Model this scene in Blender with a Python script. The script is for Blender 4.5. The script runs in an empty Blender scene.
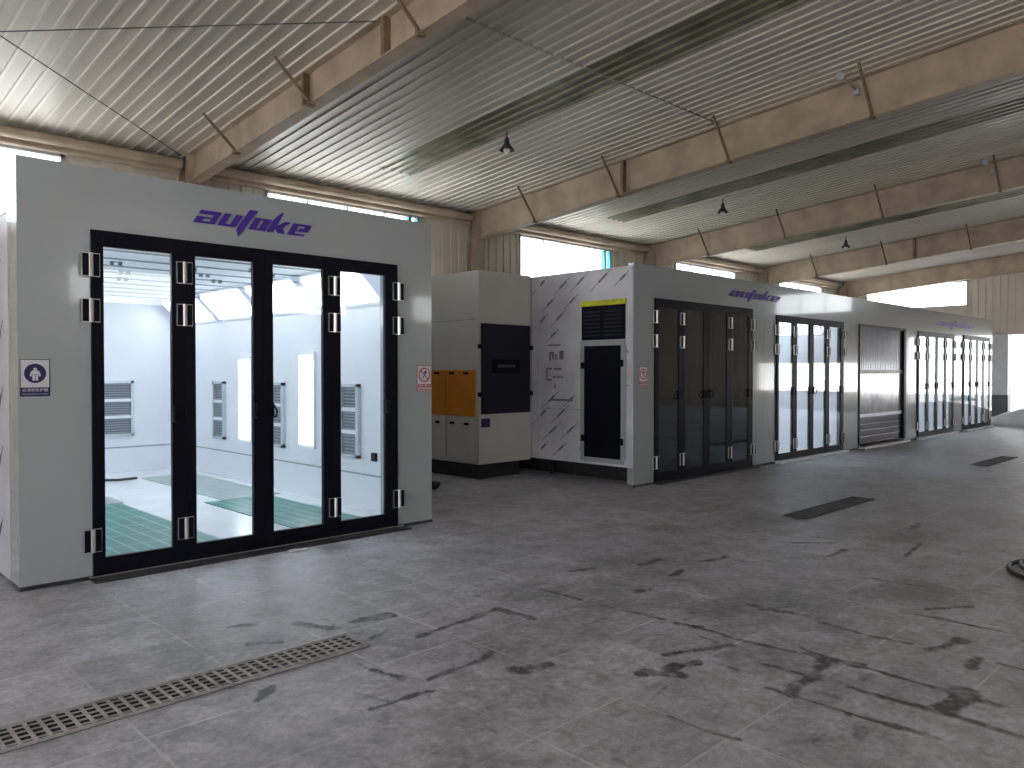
import bpy, math, random
from mathutils import Vector
random.seed(7)
C = bpy.context.scene.collection

# ------------------------------------------------------------------ materials
def nodes(name):
    m = bpy.data.materials.new(name); m.use_nodes = True
    nt = m.node_tree; b = nt.nodes.get('Principled BSDF')
    return m, nt, b
def N(nt, t, **k):
    n = nt.nodes.new(t)
    for a, v in k.items(): setattr(n, a, v)
    return n
def ramp(nt, stops):
    r = N(nt, 'ShaderNodeValToRGB'); e = r.color_ramp.elements
    while len(e) < len(stops): e.new(0.5)
    for i, (p, c) in enumerate(stops):
        e[i].position = p; e[i].color = (*c, 1) if len(c) == 3 else c
    return r
def mat(name, col, rough=0.5, metal=0.0, noise=0.0, scale=3.0, coat=0.0, bump=0.0, spec=0.5):
    m, nt, b = nodes(name)
    b.inputs['Roughness'].default_value = rough
    b.inputs['Metallic'].default_value = metal
    b.inputs['Coat Weight'].default_value = coat
    b.inputs['Coat Roughness'].default_value = 0.05
    b.inputs['Specular IOR Level'].default_value = spec
    tc = N(nt, 'ShaderNodeTexCoord'); no = N(nt, 'ShaderNodeTexNoise')
    no.inputs['Scale'].default_value = scale; no.inputs['Detail'].default_value = 5
    nt.links.new(tc.outputs['Object'], no.inputs['Vector'])
    lo = tuple(max(0, c * (1 - noise)) for c in col); hi = tuple(min(1, c * (1 + noise)) for c in col)
    r = ramp(nt, [(0.3, lo), (0.7, hi)])
    nt.links.new(no.outputs['Fac'], r.inputs['Fac']); nt.links.new(r.outputs['Color'], b.inputs['Base Color'])
    if bump:
        bp = N(nt, 'ShaderNodeBump'); bp.inputs['Strength'].default_value = bump; bp.inputs['Distance'].default_value = 0.01
        nt.links.new(no.outputs['Fac'], bp.inputs['Height']); nt.links.new(bp.outputs['Normal'], b.inputs['Normal'])
    return m
def emis(name, col, s):
    m, nt, b = nodes(name); nt.nodes.remove(b)
    e = N(nt, 'ShaderNodeEmission'); e.inputs['Color'].default_value = (*col, 1); e.inputs['Strength'].default_value = s
    nt.links.new(e.outputs[0], nt.nodes['Material Output'].inputs['Surface']); return m
def glass(name, tint=(0.95, 0.98, 1.0), ior=1.5, refl=(1, 1, 1)):
    m, nt, b = nodes(name); nt.nodes.remove(b)
    t = N(nt, 'ShaderNodeBsdfTransparent'); t.inputs['Color'].default_value = (*tint, 1)
    g = N(nt, 'ShaderNodeBsdfGlossy'); g.inputs['Roughness'].default_value = 0.01; g.inputs['Color'].default_value = (*refl, 1)
    f = N(nt, 'ShaderNodeFresnel'); ge = N(nt, 'ShaderNodeNewGeometry'); mr = N(nt, 'ShaderNodeMapRange')
    mr.inputs['To Min'].default_value = ior; mr.inputs['To Max'].default_value = 1 / ior       # the far face of the sheet reflects like the near one
    nt.links.new(ge.outputs['Backfacing'], mr.inputs['Value']); nt.links.new(mr.outputs[0], f.inputs['IOR'])
    mx = N(nt, 'ShaderNodeMixShader'); L = nt.links.new
    L(f.outputs[0], mx.inputs[0]); L(t.outputs[0], mx.inputs[1]); L(g.outputs[0], mx.inputs[2])
    L(mx.outputs[0], nt.nodes['Material Output'].inputs['Surface']); return m

M = {}
M['panel'] = mat('white_lacquered_panel', (0.37, 0.40, 0.415), 0.2, noise=0.03, scale=0.8, coat=1.0, spec=0.5)
M['film'] = mat('film_wrapped_panel', (0.58, 0.58, 0.64), 0.3, noise=0.18, scale=1.6, bump=0.5)
M['ink'] = mat('film_ink', (0.17, 0.17, 0.20), 0.5)
M['cream_unit'] = mat('unit_cream_panel', (0.62, 0.62, 0.58), 0.3, noise=0.03, coat=0.15)
M['black'] = mat('black_aluminium', (0.004, 0.004, 0.010), 0.42, noise=0.1, spec=0.12)
M['steel'] = mat('brushed_steel', (0.75, 0.73, 0.72), 0.3, 0.9, noise=0.05)
M['dark_steel'] = mat('dark_steel', (0.05, 0.05, 0.055), 0.5, 0.4, noise=0.3, scale=8)
M['inside'] = mat('booth_inner_white', (0.82, 0.835, 0.88), 0.35, noise=0.02, coat=0.1)
M['inside_ceiling'] = mat('booth_ceiling_filter', (0.76, 0.79, 0.82), 0.7, noise=0.04, scale=10)
M['inside_floor'] = mat('booth_floor_plate', (0.78, 0.81, 0.82), 0.25, noise=0.06, scale=1.5)
M['seam'] = mat('grey_seam', (0.34, 0.38, 0.42), 0.6)
M['lamp'] = emis('lamp_diffuser', (0.90, 0.95, 1.0), 4.4)
M['glass'] = glass('clear_glass', (0.95, 0.97, 0.985))
M['glass_coated'] = glass('coated_glass', (0.93, 0.96, 0.97), 1.75)
M['glass_dark'] = glass('smoked_glass', (0.30, 0.34, 0.36), 2.5, (0.9, 0.97, 1.0))
M['win_glass'] = glass('window_glass', (0.96, 0.98, 1.0))
M['silver'] = mat('galvanised_vent', (0.62, 0.66, 0.70), 0.35, 0.5, noise=0.1)
M['slat'] = mat('vent_slat', (0.16, 0.19, 0.22), 0.5, 0.3, noise=0.1)
M['orange'] = mat('orange_door_paint', (0.72, 0.25, 0.015), 0.4, noise=0.06)
M['navy_door'] = mat('dark_navy_door', (0.012, 0.012, 0.026), 0.45, noise=0.1, spec=0.3)
M['purple'] = mat('purple_lettering', (0.055, 0.015, 0.30), 0.45, noise=0.04)
M['blue_tag'] = mat('blue_tag', (0.02, 0.02, 0.12), 0.5)
M['tag_grey'] = mat('tag_grey', (0.07, 0.07, 0.08), 0.5)
M['yellow'] = mat('yellow_tape', (0.62, 0.62, 0.02), 0.5, noise=0.35, scale=9)
M['sign_white'] = mat('sign_white', (0.62, 0.62, 0.68), 0.4)
M['sign_navy'] = mat('sign_navy', (0.012, 0.012, 0.09), 0.4)
M['sign_red'] = mat('sign_red', (0.42, 0.03, 0.06), 0.4)
M['wall'] = mat('cream_wall_sheet', (0.60, 0.535, 0.455), 0.45, noise=0.08, scale=1.2)
M['tan'] = mat('tan_primer', (0.42, 0.33, 0.25), 0.55, noise=0.2, scale=2.2)
M['tan_dark'] = mat('tan_bracket', (0.20, 0.135, 0.08), 0.6, noise=0.25, scale=6)
M['strip'] = mat('weathered_roof_strip', (0.20, 0.19, 0.135), 0.32, 0.2, noise=0.5, scale=1.3)
M['cyan'] = mat('blue_green_frame', (0.03, 0.30, 0.36), 0.4)
M['winframe'] = mat('window_frame', (0.45, 0.47, 0.47), 0.4)
M['rubber'] = mat('black_rubber', (0.012, 0.012, 0.014), 0.45)
M['outdoor'] = mat('outdoor_concrete', (0.57, 0.54, 0.52), 0.8, noise=0.1, scale=0.5)
M['outwall'] = mat('outdoor_wall_grey', (0.16, 0.16, 0.165), 0.8, noise=0.1)
M['paper'] = mat('white_paper', (0.8, 0.8, 0.8), 0.7)
M['tarp'] = mat('grey_plastic_sheet', (0.82, 0.83, 0.86), 0.45, noise=0.08, scale=2.5, bump=0.4)
M['teal'] = mat('teal_cloth', (0.08, 0.35, 0.33), 0.8, noise=0.2)
M['grey_col'] = mat('grey_pillar_paint', (0.60, 0.60, 0.60), 0.55, noise=0.06)
M['dark_col'] = mat('dark_pillar_paint', (0.10, 0.10, 0.10), 0.5, noise=0.1)
M['bulb'] = mat('bulb_glass', (0.85, 0.85, 0.8), 0.15)
M['door_grey'] = mat('grey_roller_slats', (0.30, 0.30, 0.33), 0.16, 0.55, noise=0.06)
M['door_mirror'] = mat('mottled_reflection_panel', (0.42, 0.42, 0.45), 0.16, 0.6, noise=0.4, scale=2.5, bump=0.3)  # mottled colour stands in for the textured reflection on the roller door
M['door_low'] = mat('dark_lower_slat', (0.14, 0.12, 0.15), 0.18, 0.5, noise=0.1)
M['threshold'] = mat('white_threshold', (0.85, 0.85, 0.88), 0.5)

# ceiling sheet
def ceiling_mat():
    m, nt, b = nodes('roof_liner'); L = nt.links.new
    tc = N(nt, 'ShaderNodeTexCoord'); mp = N(nt, 'ShaderNodeMapping'); mp.inputs['Scale'].default_value = (1.2, 0.25, 1)
    no = N(nt, 'ShaderNodeTexNoise'); no.inputs['Scale'].default_value = 1.6; no.inputs['Detail'].default_value = 6
    L(tc.outputs['Object'], mp.inputs[0]); L(mp.outputs[0], no.inputs['Vector'])
    r = ramp(nt, [(0.3, (0.51, 0.465, 0.40)), (0.7, (0.63, 0.585, 0.51))])
    L(no.outputs['Fac'], r.inputs['Fac']); L(r.outputs['Color'], b.inputs['Base Color'])
    b.inputs['Roughness'].default_value = 0.42; b.inputs['Coat Weight'].default_value = 0.08; b.inputs['Coat Roughness'].default_value = 0.15
    return m
M['ceiling'] = ceiling_mat()
M['ridge_line'] = mat('roof_lap_line', (0.36, 0.34, 0.30), 0.5)
M['rib'] = mat('roof_liner_rib', (0.66, 0.62, 0.55), 0.4, noise=0.05, coat=0.1)

def grating_mat(c1=(0.02, 0.20, 0.15, 1), c2=(0.035, 0.24, 0.19, 1), c3=(0.32, 0.58, 0.50, 1)):
    m, nt, b = nodes('floor_grating'); L = nt.links.new
    tc = N(nt, 'ShaderNodeTexCoord'); br = N(nt, 'ShaderNodeTexBrick')
    br.offset = 0; br.inputs['Scale'].default_value = 1.0; br.inputs['Brick Width'].default_value = 0.155; br.inputs['Row Height'].default_value = 0.5
    br.inputs['Mortar Size'].default_value = 0.007; br.inputs['Mortar Smooth'].default_value = 0.2
    br.inputs['Color1'].default_value = c1; br.inputs['Color2'].default_value = c2; br.inputs['Mortar'].default_value = c3
    L(tc.outputs['Object'], br.inputs['Vector'])
    b2 = N(nt, 'ShaderNodeTexBrick'); b2.offset = 0
    b2.inputs['Scale'].default_value = 1.0; b2.inputs['Brick Width'].default_value = 0.05; b2.inputs['Row Height'].default_value = 0.05
    b2.inputs['Mortar Size'].default_value = 0.006; b2.inputs['Color1'].default_value = (0.75, 0.75, 0.75, 1); b2.inputs['Color2'].default_value = (0.85, 0.85, 0.85, 1); b2.inputs['Mortar'].default_value = (1, 1, 1, 1)
    L(tc.outputs['Object'], b2.inputs['Vector'])
    mx = N(nt, 'ShaderNodeMix', data_type='RGBA', blend_type='MULTIPLY'); mx.inputs['Factor'].default_value = 1
    L(br.outputs['Color'], mx.inputs[6]); L(b2.outputs['Color'], mx.inputs[7]); L(mx.outputs[2], b.inputs['Base Color'])
    b.inputs['Roughness'].default_value = 0.35; return m
M['grating'] = grating_mat()
M['grating_pale'] = grating_mat((0.33, 0.42, 0.41, 1), (0.37, 0.46, 0.45, 1), (0.5, 0.6, 0.58, 1))  # far grating strips, a paler grey-green than the near ones

def floor_mat():
    m, nt, b = nodes('stained_concrete_tiles'); L = nt.links.new
    tc = N(nt, 'ShaderNodeTexCoord')
    def noise(sc, det=6, rough=0.6, scale=(1, 1, 1)):
        mp = N(nt, 'ShaderNodeMapping'); mp.inputs['Scale'].default_value = scale
        n = N(nt, 'ShaderNodeTexNoise'); n.inputs['Scale'].default_value = sc; n.inputs['Detail'].default_value = det; n.inputs['Roughness'].default_value = rough
        L(tc.outputs['Object'], mp.inputs[0]); L(mp.outputs[0], n.inputs['Vector']); return n.outputs['Fac']
    def mix(a, c, f, mode='MIX'):
        x = N(nt, 'ShaderNodeMix', data_type='RGBA', blend_type=mode)
        if isinstance(f, float): x.inputs['Factor'].default_value = f
        else: L(f, x.inputs['Factor'])
        for v, i in ((a, 6), (c, 7)):
            if isinstance(v, tuple): x.inputs[i].default_value = (*v, 1)
            else: L(v, x.inputs[i])
        return x.outputs[2]
    big = noise(0.45, 4); r1 = ramp(nt, [(0.3, (0.50, 0.50, 0.56)), (0.7, (0.63, 0.635, 0.69))]); L(big, r1.inputs['Fac'])
    med = noise(3.6, 10, 0.78, (1.0, 1.0, 1)); r2 = ramp(nt, [(0.34, (0.55, 0.55, 0.56)), (0.52, (0.95, 0.95, 0.95)), (0.7, (1.25, 1.25, 1.26))]); L(med, r2.inputs['Fac'])
    col = mix(r1.outputs['Color'], r2.outputs['Color'], 1.0, 'MULTIPLY')
    fine = noise(22, 6, 0.75); r3 = ramp(nt, [(0.35, (0.72, 0.72, 0.72)), (0.65, (1.2, 1.2, 1.2))]); L(fine, r3.inputs['Fac'])
    col = mix(col, r3.outputs['Color'], 1.0, 'MULTIPLY')
    # tiles 0.65 x 0.63 m
    br = N(nt, 'ShaderNodeTexBrick'); br.offset = 0; br.inputs['Scale'].default_value = 1
    br.inputs['Brick Width'].default_value = 0.648; br.inputs['Row Height'].default_value = 0.63
    br.inputs['Mortar Size'].default_value = 0.011; br.inputs['Mortar Smooth'].default_value = 0.6
    br.inputs['Color1'].default_value = (0.90, 0.90, 0.90, 1); br.inputs['Color2'].default_value = (1.10, 1.10, 1.10, 1); br.inputs['Mortar'].default_value = (1, 1, 1, 1)
    mp = N(nt, 'ShaderNodeMapping'); mp.inputs['Location'].default_value = (-(1.94 - 0.648 * 6), -(2.5 - 0.63 * 10), 0)
    L(tc.outputs['Object'], mp.inputs[0]); L(mp.outputs[0], br.inputs['Vector'])
    col = mix(col, br.outputs['Color'], 1.0, 'MULTIPLY')
    jn = noise(1.1, 3); jr = ramp(nt, [(0.40, (0.06, 0.06, 0.06)), (0.60, (0.75, 0.75, 0.75))]); L(jn, jr.inputs['Fac'])
    ma = N(nt, 'ShaderNodeMath', operation='MULTIPLY'); L(br.outputs['Fac'], ma.inputs[0]); L(jr.outputs['Color'], ma.inputs[1])
    col = mix(col, (0.78, 0.78, 0.80), ma.outputs[0])
    at = N(nt, 'ShaderNodeAttribute', attribute_name='stain')
    col = mix(col, (0.05, 0.05, 0.055), at.outputs['Fac'])
    L(col, b.inputs['Base Color'])
    rr = ramp(nt, [(0.3, (0.36,) * 3), (0.7, (0.60,) * 3)]); L(med, rr.inputs['Fac']); L(rr.outputs['Color'], b.inputs['Roughness'])
    bp = N(nt, 'ShaderNodeBump'); bp.inputs['Strength'].default_value = 0.25; bp.inputs['Distance'].default_value = 0.01
    L(med, bp.inputs['Height']); L(bp.outputs['Normal'], b.inputs['Normal'])
    return m
M['floor'] = floor_mat()

# ------------------------------------------------------------------ mesh builder
def wloc(o):
    v = Vector((0, 0, 0))
    while o is not None: v += o.location; o = o.parent
    return v
class MB:
    def __init__(s): s.v = []; s.f = []; s.m = []; s.mats = []
    def mi(s, m):
        if m not in s.mats: s.mats.append(m)
        return s.mats.index(m)
    def add(s, vs, fs, m):
        k = len(s.v); i = s.mi(m); s.v += [tuple(p) for p in vs]
        for f in fs: s.f.append(tuple(k + a for a in f)); s.m.append(i)
        return s
    def box(s, x0, x1, y0, y1, z0, z1, m):
        vs = [(x, y, z) for x in (x0, x1) for y in (y0, y1) for z in (z0, z1)]
        return s.add(vs, [(0, 1, 3, 2), (4, 6, 7, 5), (0, 4, 5, 1), (2, 3, 7, 6), (0, 2, 6, 4), (1, 5, 7, 3)], m)
    def bar(s, a, b, w, h, m, upv=(0, 0, 1)):
        a = Vector(a); b = Vector(b); d = (b - a).normalized(); u = Vector(upv)
        r = d.cross(u)
        if r.length < 1e-4: r = d.cross(Vector((1, 0, 0)))
        r.normalize(); u = r.cross(d).normalized()
        vs = [p + r * i * w / 2 + u * j * h / 2 for p in (a, b) for i, j in ((-1, -1), (1, -1), (1, 1), (-1, 1))]
        return s.add(vs, [(3, 2, 1, 0), (4, 5, 6, 7), (0, 1, 5, 4), (1, 2, 6, 5), (2, 3, 7, 6), (3, 0, 4, 7)], m)
    def tube(s, pts, rad, m, n=10, closed=False):
        pts = [Vector(p) for p in pts]; k = len(pts); rings = []
        rad = rad if isinstance(rad, (list, tuple)) else [rad] * k
        for i, p in enumerate(pts):
            a = pts[(i - 1) % k] if (closed or i > 0) else p; b = pts[(i + 1) % k] if (closed or i < k - 1) else p
            d = (b - a).normalized(); u = Vector((0, 0, 1)) if abs(d.z) < 0.95 else Vector((1, 0, 0))
            r = d.cross(u).normalized(); u = r.cross(d)
            rings.append([p + (r * math.cos(t) + u * math.sin(t)) * rad[i] for t in [2 * math.pi * j / n for j in range(n)]])
        vs = [q for R in rings for q in R]; fs = []
        for i in range(k if closed else k - 1):
            for j in range(n):
                a = i * n + j; b = i * n + (j + 1) % n; c = ((i + 1) % k) * n + (j + 1) % n; d = ((i + 1) % k) * n + j
                fs.append((a, b, c, d))
        if not closed: fs += [tuple(range(n))[::-1], tuple((k - 1) * n + j for j in range(n))]
        return s.add(vs, fs, m)
    def lathe(s, cx, cy, prof, m, n=20):
        vs = []; fs = []
        for r, z in prof:
            for j in range(n): vs.append((cx + r * math.cos(2 * math.pi * j / n), cy + r * math.sin(2 * math.pi * j / n), z))
        for i in range(len(prof) - 1):
            for j in range(n): fs.append((i * n + j, i * n + (j + 1) % n, (i + 1) * n + (j + 1) % n, (i + 1) * n + j))
        return s.add(vs, fs, m)
    def prism(s, pts2, y0, y1, m, fn=None):     # polygon in (x,z) extruded along y
        n = len(pts2); fn = fn or (lambda a, d, b: (a, d, b))
        vs = [fn(a, y0, b) for a, b in pts2] + [fn(a, y1, b) for a, b in pts2]
        fs = [tuple(range(n)), tuple(range(n, 2 * n))[::-1]] + [((i + 1) % n, i, n + i, n + (i + 1) % n) for i in range(n)]
        return s.add(vs, fs, m)
    def build(s, name, parent=None, bevel=0.0, smooth=False, **props):
        o3 = wloc(parent) if parent else Vector((0, 0, 0))
        if not parent and props.get('origin'): o3 = Vector(props['origin'])
        props.pop('origin', None)
        me = bpy.data.meshes.new(name)
        me.from_pydata([(x - o3.x, y - o3.y, z - o3.z) for x, y, z in s.v], [], s.f)
        for m in s.mats: me.materials.append(M[m])
        me.polygons.foreach_set('material_index', s.m)
        if smooth: me.polygons.foreach_set('use_smooth', [True] * len(me.polygons))
        import bmesh
        bm = bmesh.new(); bm.from_mesh(me); bmesh.ops.recalc_face_normals(bm, faces=bm.faces); bm.to_mesh(me); bm.free()
        me.update()
        o = bpy.data.objects.new(name, me); C.objects.link(o)
        if parent: o.parent = parent
        else: o.location = o3
        if bevel:
            b = o.modifiers.new('bevel', 'BEVEL'); b.width = bevel; b.segments = 2; b.limit_method = 'ANGLE'
        for k, v in props.items(): o[k] = v
        return o
def thing(name, loc, label, cat, group=None):
    o = bpy.data.objects.new(name, None); C.objects.link(o); o.location = loc; o.empty_display_size = 0.1
    o['label'] = label; o['category'] = cat
    if group: o['group'] = group
    return o
def struct(o): o['kind'] = 'structure'; return o

# ------------------------------------------------------------------ dimensions
D = 6.96           # plane of the booth fronts
W = 14.5           # back wall
XE = 34.2; XW = -8.5; YS = -14.5
EZ = 5.6; SL = 0.085
def rz(y): return EZ + SL * (W - abs(y))
COLX = [-1.4, 5.74, 12.7, 19.9, 27.0, 34.0]

# ------------------------------------------------------------------ floor with stains
def seg_list():
    L = [((3.04, 4.0), (3.39, 4.04), .025), ((3.39, 4.04), (3.82, 4.04), .03), ((3.82, 4.06), (3.85, 3.74), .035),
         ((4.42, 4.2), (4.43, 3.73), .022), ((4.44, 3.6), (4.47, 3.1), .014), ((4.47, 3.0), (4.49, 2.84), .04), ((4.47, 2.8), (4.5, 2.2), .012),
         ((5.17, 2.3), (5.17, 1.75), .02), ((4.62, 2.2), (4.52, 1.92), .022), ((4.52, 2.0), (4.19, 1.94), .05), ((4.19, 1.94), (3.91, 1.87), .035),
         ((4.5, 2.5), (4.55, 1.9), .018), ((4.56, 2.05), (4.56, 1.8), .05), ((4.56, 1.9), (4.55, 1.1), .02), ((4.2, 2.2), (4.2, 1.9), .02), ((4.22, 1.75), (4.23, 1.2), .022),
         ((3.9, 1.57), (3.92, 1.25), .03), ((3.92, 2.0), (3.9, 1.5), .015), ((4.62, 1.28), (4.24, 1.27), .055), ((5.81, 2.0), (5.84, 1.4), .02),
         ((5.5, 1.55), (5.15, 1.6), .045), ((5.2, 1.36), (5.0, 1.34), .04), ((5.18, 1.25), (5.18, 0.9), .02), ((4.23, 1.2), (4.22, 0.9), .02),
         ((3.9, 2.7), (4.35, 2.5), .022), ((3.75, 2.55), (3.95, 2.48), .05), ((3.6, 2.6), (3.7, 2.45), .05),
         ((3.05, 3.4), (3.22, 3.45), .02), ((2.54, 3.71), (2.56, 3.5), .03), ((2.66, 3.38), (3.05, 3.42), .018), ((3.1, 3.15), (3.3, 3.1), .05),
         ((2.0, 3.9), (1.85, 3.8), .03), ((3.2, 4.5), (2.9, 4.55), .045), ((2.6, 4.75), (2.75, 4.5), .045), ((2.25, 5.0), (2.4, 4.95), .03), ((2.2, 4.6), (2.35, 4.5), .03),
         ((5.6, 4.1), (5.9, 4.1), .035), ((5.5, 3.7), (5.7, 3.75), .035), ((6.1, 3.8), (6.4, 3.75), .03), ((5.0, 4.4), (5.2, 4.35), .03), ((4.85, 3.65), (5.0, 3.6), .04),
         ((5.2, 2.85), (5.22, 2.55), .03), ((5.15, 2.75), (5.4, 2.6), .02), ((7.1, 3.1), (7.5, 3.1), .04), ((7.6, 2.6), (8.3, 2.7), .02), ((6.6, 2.5), (6.62, 2.1), .025),
         ((6.0, 1.9), (6.3, 1.7), .03), ((3.25, 2.2), (3.24, 1.85), .012), ((2.2, 3.3), (2.6, 3.25), .02), ((7.4, 3.6), (7.7, 3.3), .03), ((9.0, 3.0), (9.6, 3.1), .03)]
    return L
def make_floor():
    import numpy as np
    rs = np.random.RandomState(3)
    # ground mesh: a fine patch where the stains are, plus large quads around it
    x0, x1, y0, y1, st = 1.2, 9.6, 0.6, 5.6, 0.016
    nx = int((x1 - x0) / st) + 1; ny = int((y1 - y0) / st) + 1
    xs = np.linspace(x0, x1, nx); ys = np.linspace(y0, y1, ny)
    X, Y = np.meshgrid(xs, ys, indexing='ij')
    # smooth noise for ragged edges
    def vn(sc, seed):
        r = np.random.RandomState(seed); g = r.rand(800, 800)
        u = (X * sc) % 799; v = (Y * sc) % 799; i = u.astype(int); j = v.astype(int); a = u - i; b = v - j
        a = a * a * (3 - 2 * a); b = b * b * (3 - 2 * b)
        return (g[i, j] * (1 - a) * (1 - b) + g[i + 1, j] * a * (1 - b) + g[i, j + 1] * (1 - a) * b + g[i + 1, j + 1] * a * b)
    n1 = vn(11, 1); n2 = vn(16, 2); n3 = vn(1.4, 5); n4 = vn(3.1, 8)
    S = np.zeros_like(X)
    wx = (vn(4, 11) - .5) * .05; wy = (vn(4, 12) - .5) * .05
    for (a, b, w) in seg_list():
        ax_, ay = a; bx, by = b; dx = bx - ax_; dy = by - ay; l2 = dx * dx + dy * dy + 1e-9
        t = np.clip(((X + wx - ax_) * dx + (Y + wy - ay) * dy) / l2, 0, 1)
        d = np.hypot(X + wx - ax_ - t * dx, Y + wy - ay - t * dy)
        ww = w * (0.35 + 1.3 * n1)
        S = np.maximum(S, np.clip((ww - d) / .012 + .6, 0, 1) * (0.4 + 0.6 * n2))
    # scattered small smears
    for k in range(230):
        px = rs.uniform(1.5, 9.5); py = rs.uniform(1.0, 6.0); an = rs.choice([0, math.pi / 2]) + rs.normal() * .25
        ln = rs.uniform(.04, .22); dx = math.cos(an) * ln; dy = math.sin(an) * ln; l2 = ln * ln
        t = np.clip(((X + wx - px) * dx + (Y + wy - py) * dy) / l2, 0, 1)
        d = np.hypot(X + wx - px - t * dx, Y + wy - py - t * dy)
        S = np.maximum(S, np.clip(((.006 + .016 * rs.rand()) * (.3 + 1.4 * n1) - d) / .012 + .5, 0, 1) * rs.uniform(.25, .75) * n2)
    n5 = vn(34, 21) * .6 + vn(60, 22) * .4; S = np.minimum(S * np.clip(.6 + 1.6 * (n5 - .12), 0, 1.4), .95)
    S = np.maximum(S, np.clip((n3 * .5 + n4 * .25 + n2 * .15 + n5 * .25 - .57) * 1.8, 0, .45))   # broad grime
    fade = np.minimum(np.minimum(X - x0, x1 - X), np.minimum(Y - y0, y1 - Y)); S *= np.clip(fade / .5, 0, 1)
    V = np.stack([X.ravel(), Y.ravel(), np.zeros(X.size)], 1)
    idx = np.arange(nx * ny).reshape(nx, ny)
    F = np.stack([idx[:-1, :-1].ravel(), idx[1:, :-1].ravel(), idx[1:, 1:].ravel(), idx[:-1, 1:].ravel()], 1)
    V = V.tolist(); F = [tuple(f) for f in F.tolist()]; k = len(V)
    ext = [(XW - .2, x0, YS - .2, W + .2), (x1, XE + .2, YS - .2, W + .2), (x0, x1, YS - .2, y0), (x0, x1, y1, W + .2)]
    for a, b, c, d in ext:
        V += [(a, c, 0), (b, c, 0), (b, d, 0), (a, d, 0)]; F.append((k, k + 1, k + 2, k + 3)); k += 4
    me = bpy.data.meshes.new('floor'); me.from_pydata(V, [], F); me.materials.append(M['floor'])
    at = me.attributes.new('stain', 'FLOAT', 'POINT'); vals = S.ravel().tolist() + [0.0] * 16
    at.data.foreach_set('value', vals); me.update()
    o = bpy.data.objects.new('floor', me); C.objects.link(o); struct(o)
make_floor()
b = MB()
for x0, x1, y0, y1 in [(XE + .2, 160, -120, 120), (-130, XW - .2, -120, 120), (XW - .2, XE + .2, W + .2, 120), (XW - .2, XE + .2, -120, YS - .2)]:
    b.box(x0, x1, y0, y1, -.2, -.01, 'outdoor')
struct(b.build('ground'))

# ------------------------------------------------------------------ ceiling: ribbed liner on both slopes
def in_strip(x):
    for i in range(len(COLX) - 1):
        c = (COLX[i] + COLX[i + 1]) / 2 + .05
        if c - .42 <= x < c + .42: return c
    return None
def make_ceiling():
    b = MB(); pitch = 0.21; x = XW
    cs = [(COLX[i] + COLX[i + 1]) / 2 + .05 for i in range(1, 5)]
    for sgn in (1, -1):
        x = XW - .1
        while x < XE + .1:
            skip = [c for c in cs if sgn == 1 and c - .42 - pitch / 2 < x + pitch / 2 < c + .42 + pitch / 2 - 1e-6 and c - .42 < x + pitch * .5 < c + .42]
            prof = [(x, 0), (x + .155, 0), (x + .165, -.022), (x + .200, -.022), (x + .21, 0)]
            if not skip:
                for j in range(4):
                    (xa, za), (xb, zb) = prof[j], prof[j + 1]
                    b.add([(xa, 0, rz(0) + za), (xb, 0, rz(0) + zb), (xb, sgn * (W + .1), rz(W + .1) + zb), (xa, sgn * (W + .1), rz(W + .1) + za)], [(0, 1, 2, 3)], 'rib' if j == 2 else 'ceiling')
            x += pitch
        # roof skin above the liner
        b.add([(XW - .2, 0, rz(0) + .1), (XE + .2, 0, rz(0) + .1), (XE + .2, sgn * (W + .3), rz(W) + .1), (XW - .2, sgn * (W + .3), rz(W) + .1)], [(0, 1, 2, 3)], 'ceiling')
    for yy in (7.52, ):                       # end lap of the liner sheets
        b.box(5.9, 12.6, yy - .008, yy + .008, rz(yy) - .027, rz(yy) - .002, 'ridge_line')
    struct(b.build('ceiling'))
    for i, c in enumerate(cs):
        b = MB(); n = 4; p = .84 / n
        for k in range(n):
            x = c - .42 + k * p
            pr = [(x, 0.0), (x + p * .70, 0.0), (x + p * .76, -.035), (x + p * .94, -.035), (x + p, 0.0)]
            for j in range(4):
                (xa, za), (xb, zb) = pr[j], pr[j + 1]
                b.add([(xa, 0.2, rz(.2) + za), (xb, .2, rz(.2) + zb), (xb, W - 1.6, rz(W - 1.6) + zb), (xa, W - 1.6, rz(W - 1.6) + za)], [(0, 1, 2, 3)], 'strip')
                b.add([(xa, W - 1.6, rz(W - 1.6) + za), (xb, W - 1.6, rz(W - 1.6) + zb), (xb, W, rz(W) + zb), (xa, W, rz(W) + za)], [(0, 1, 2, 3)], 'ceiling')
        struct(b.build('trim_%d' % (i + 1)))
make_ceiling()

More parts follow.
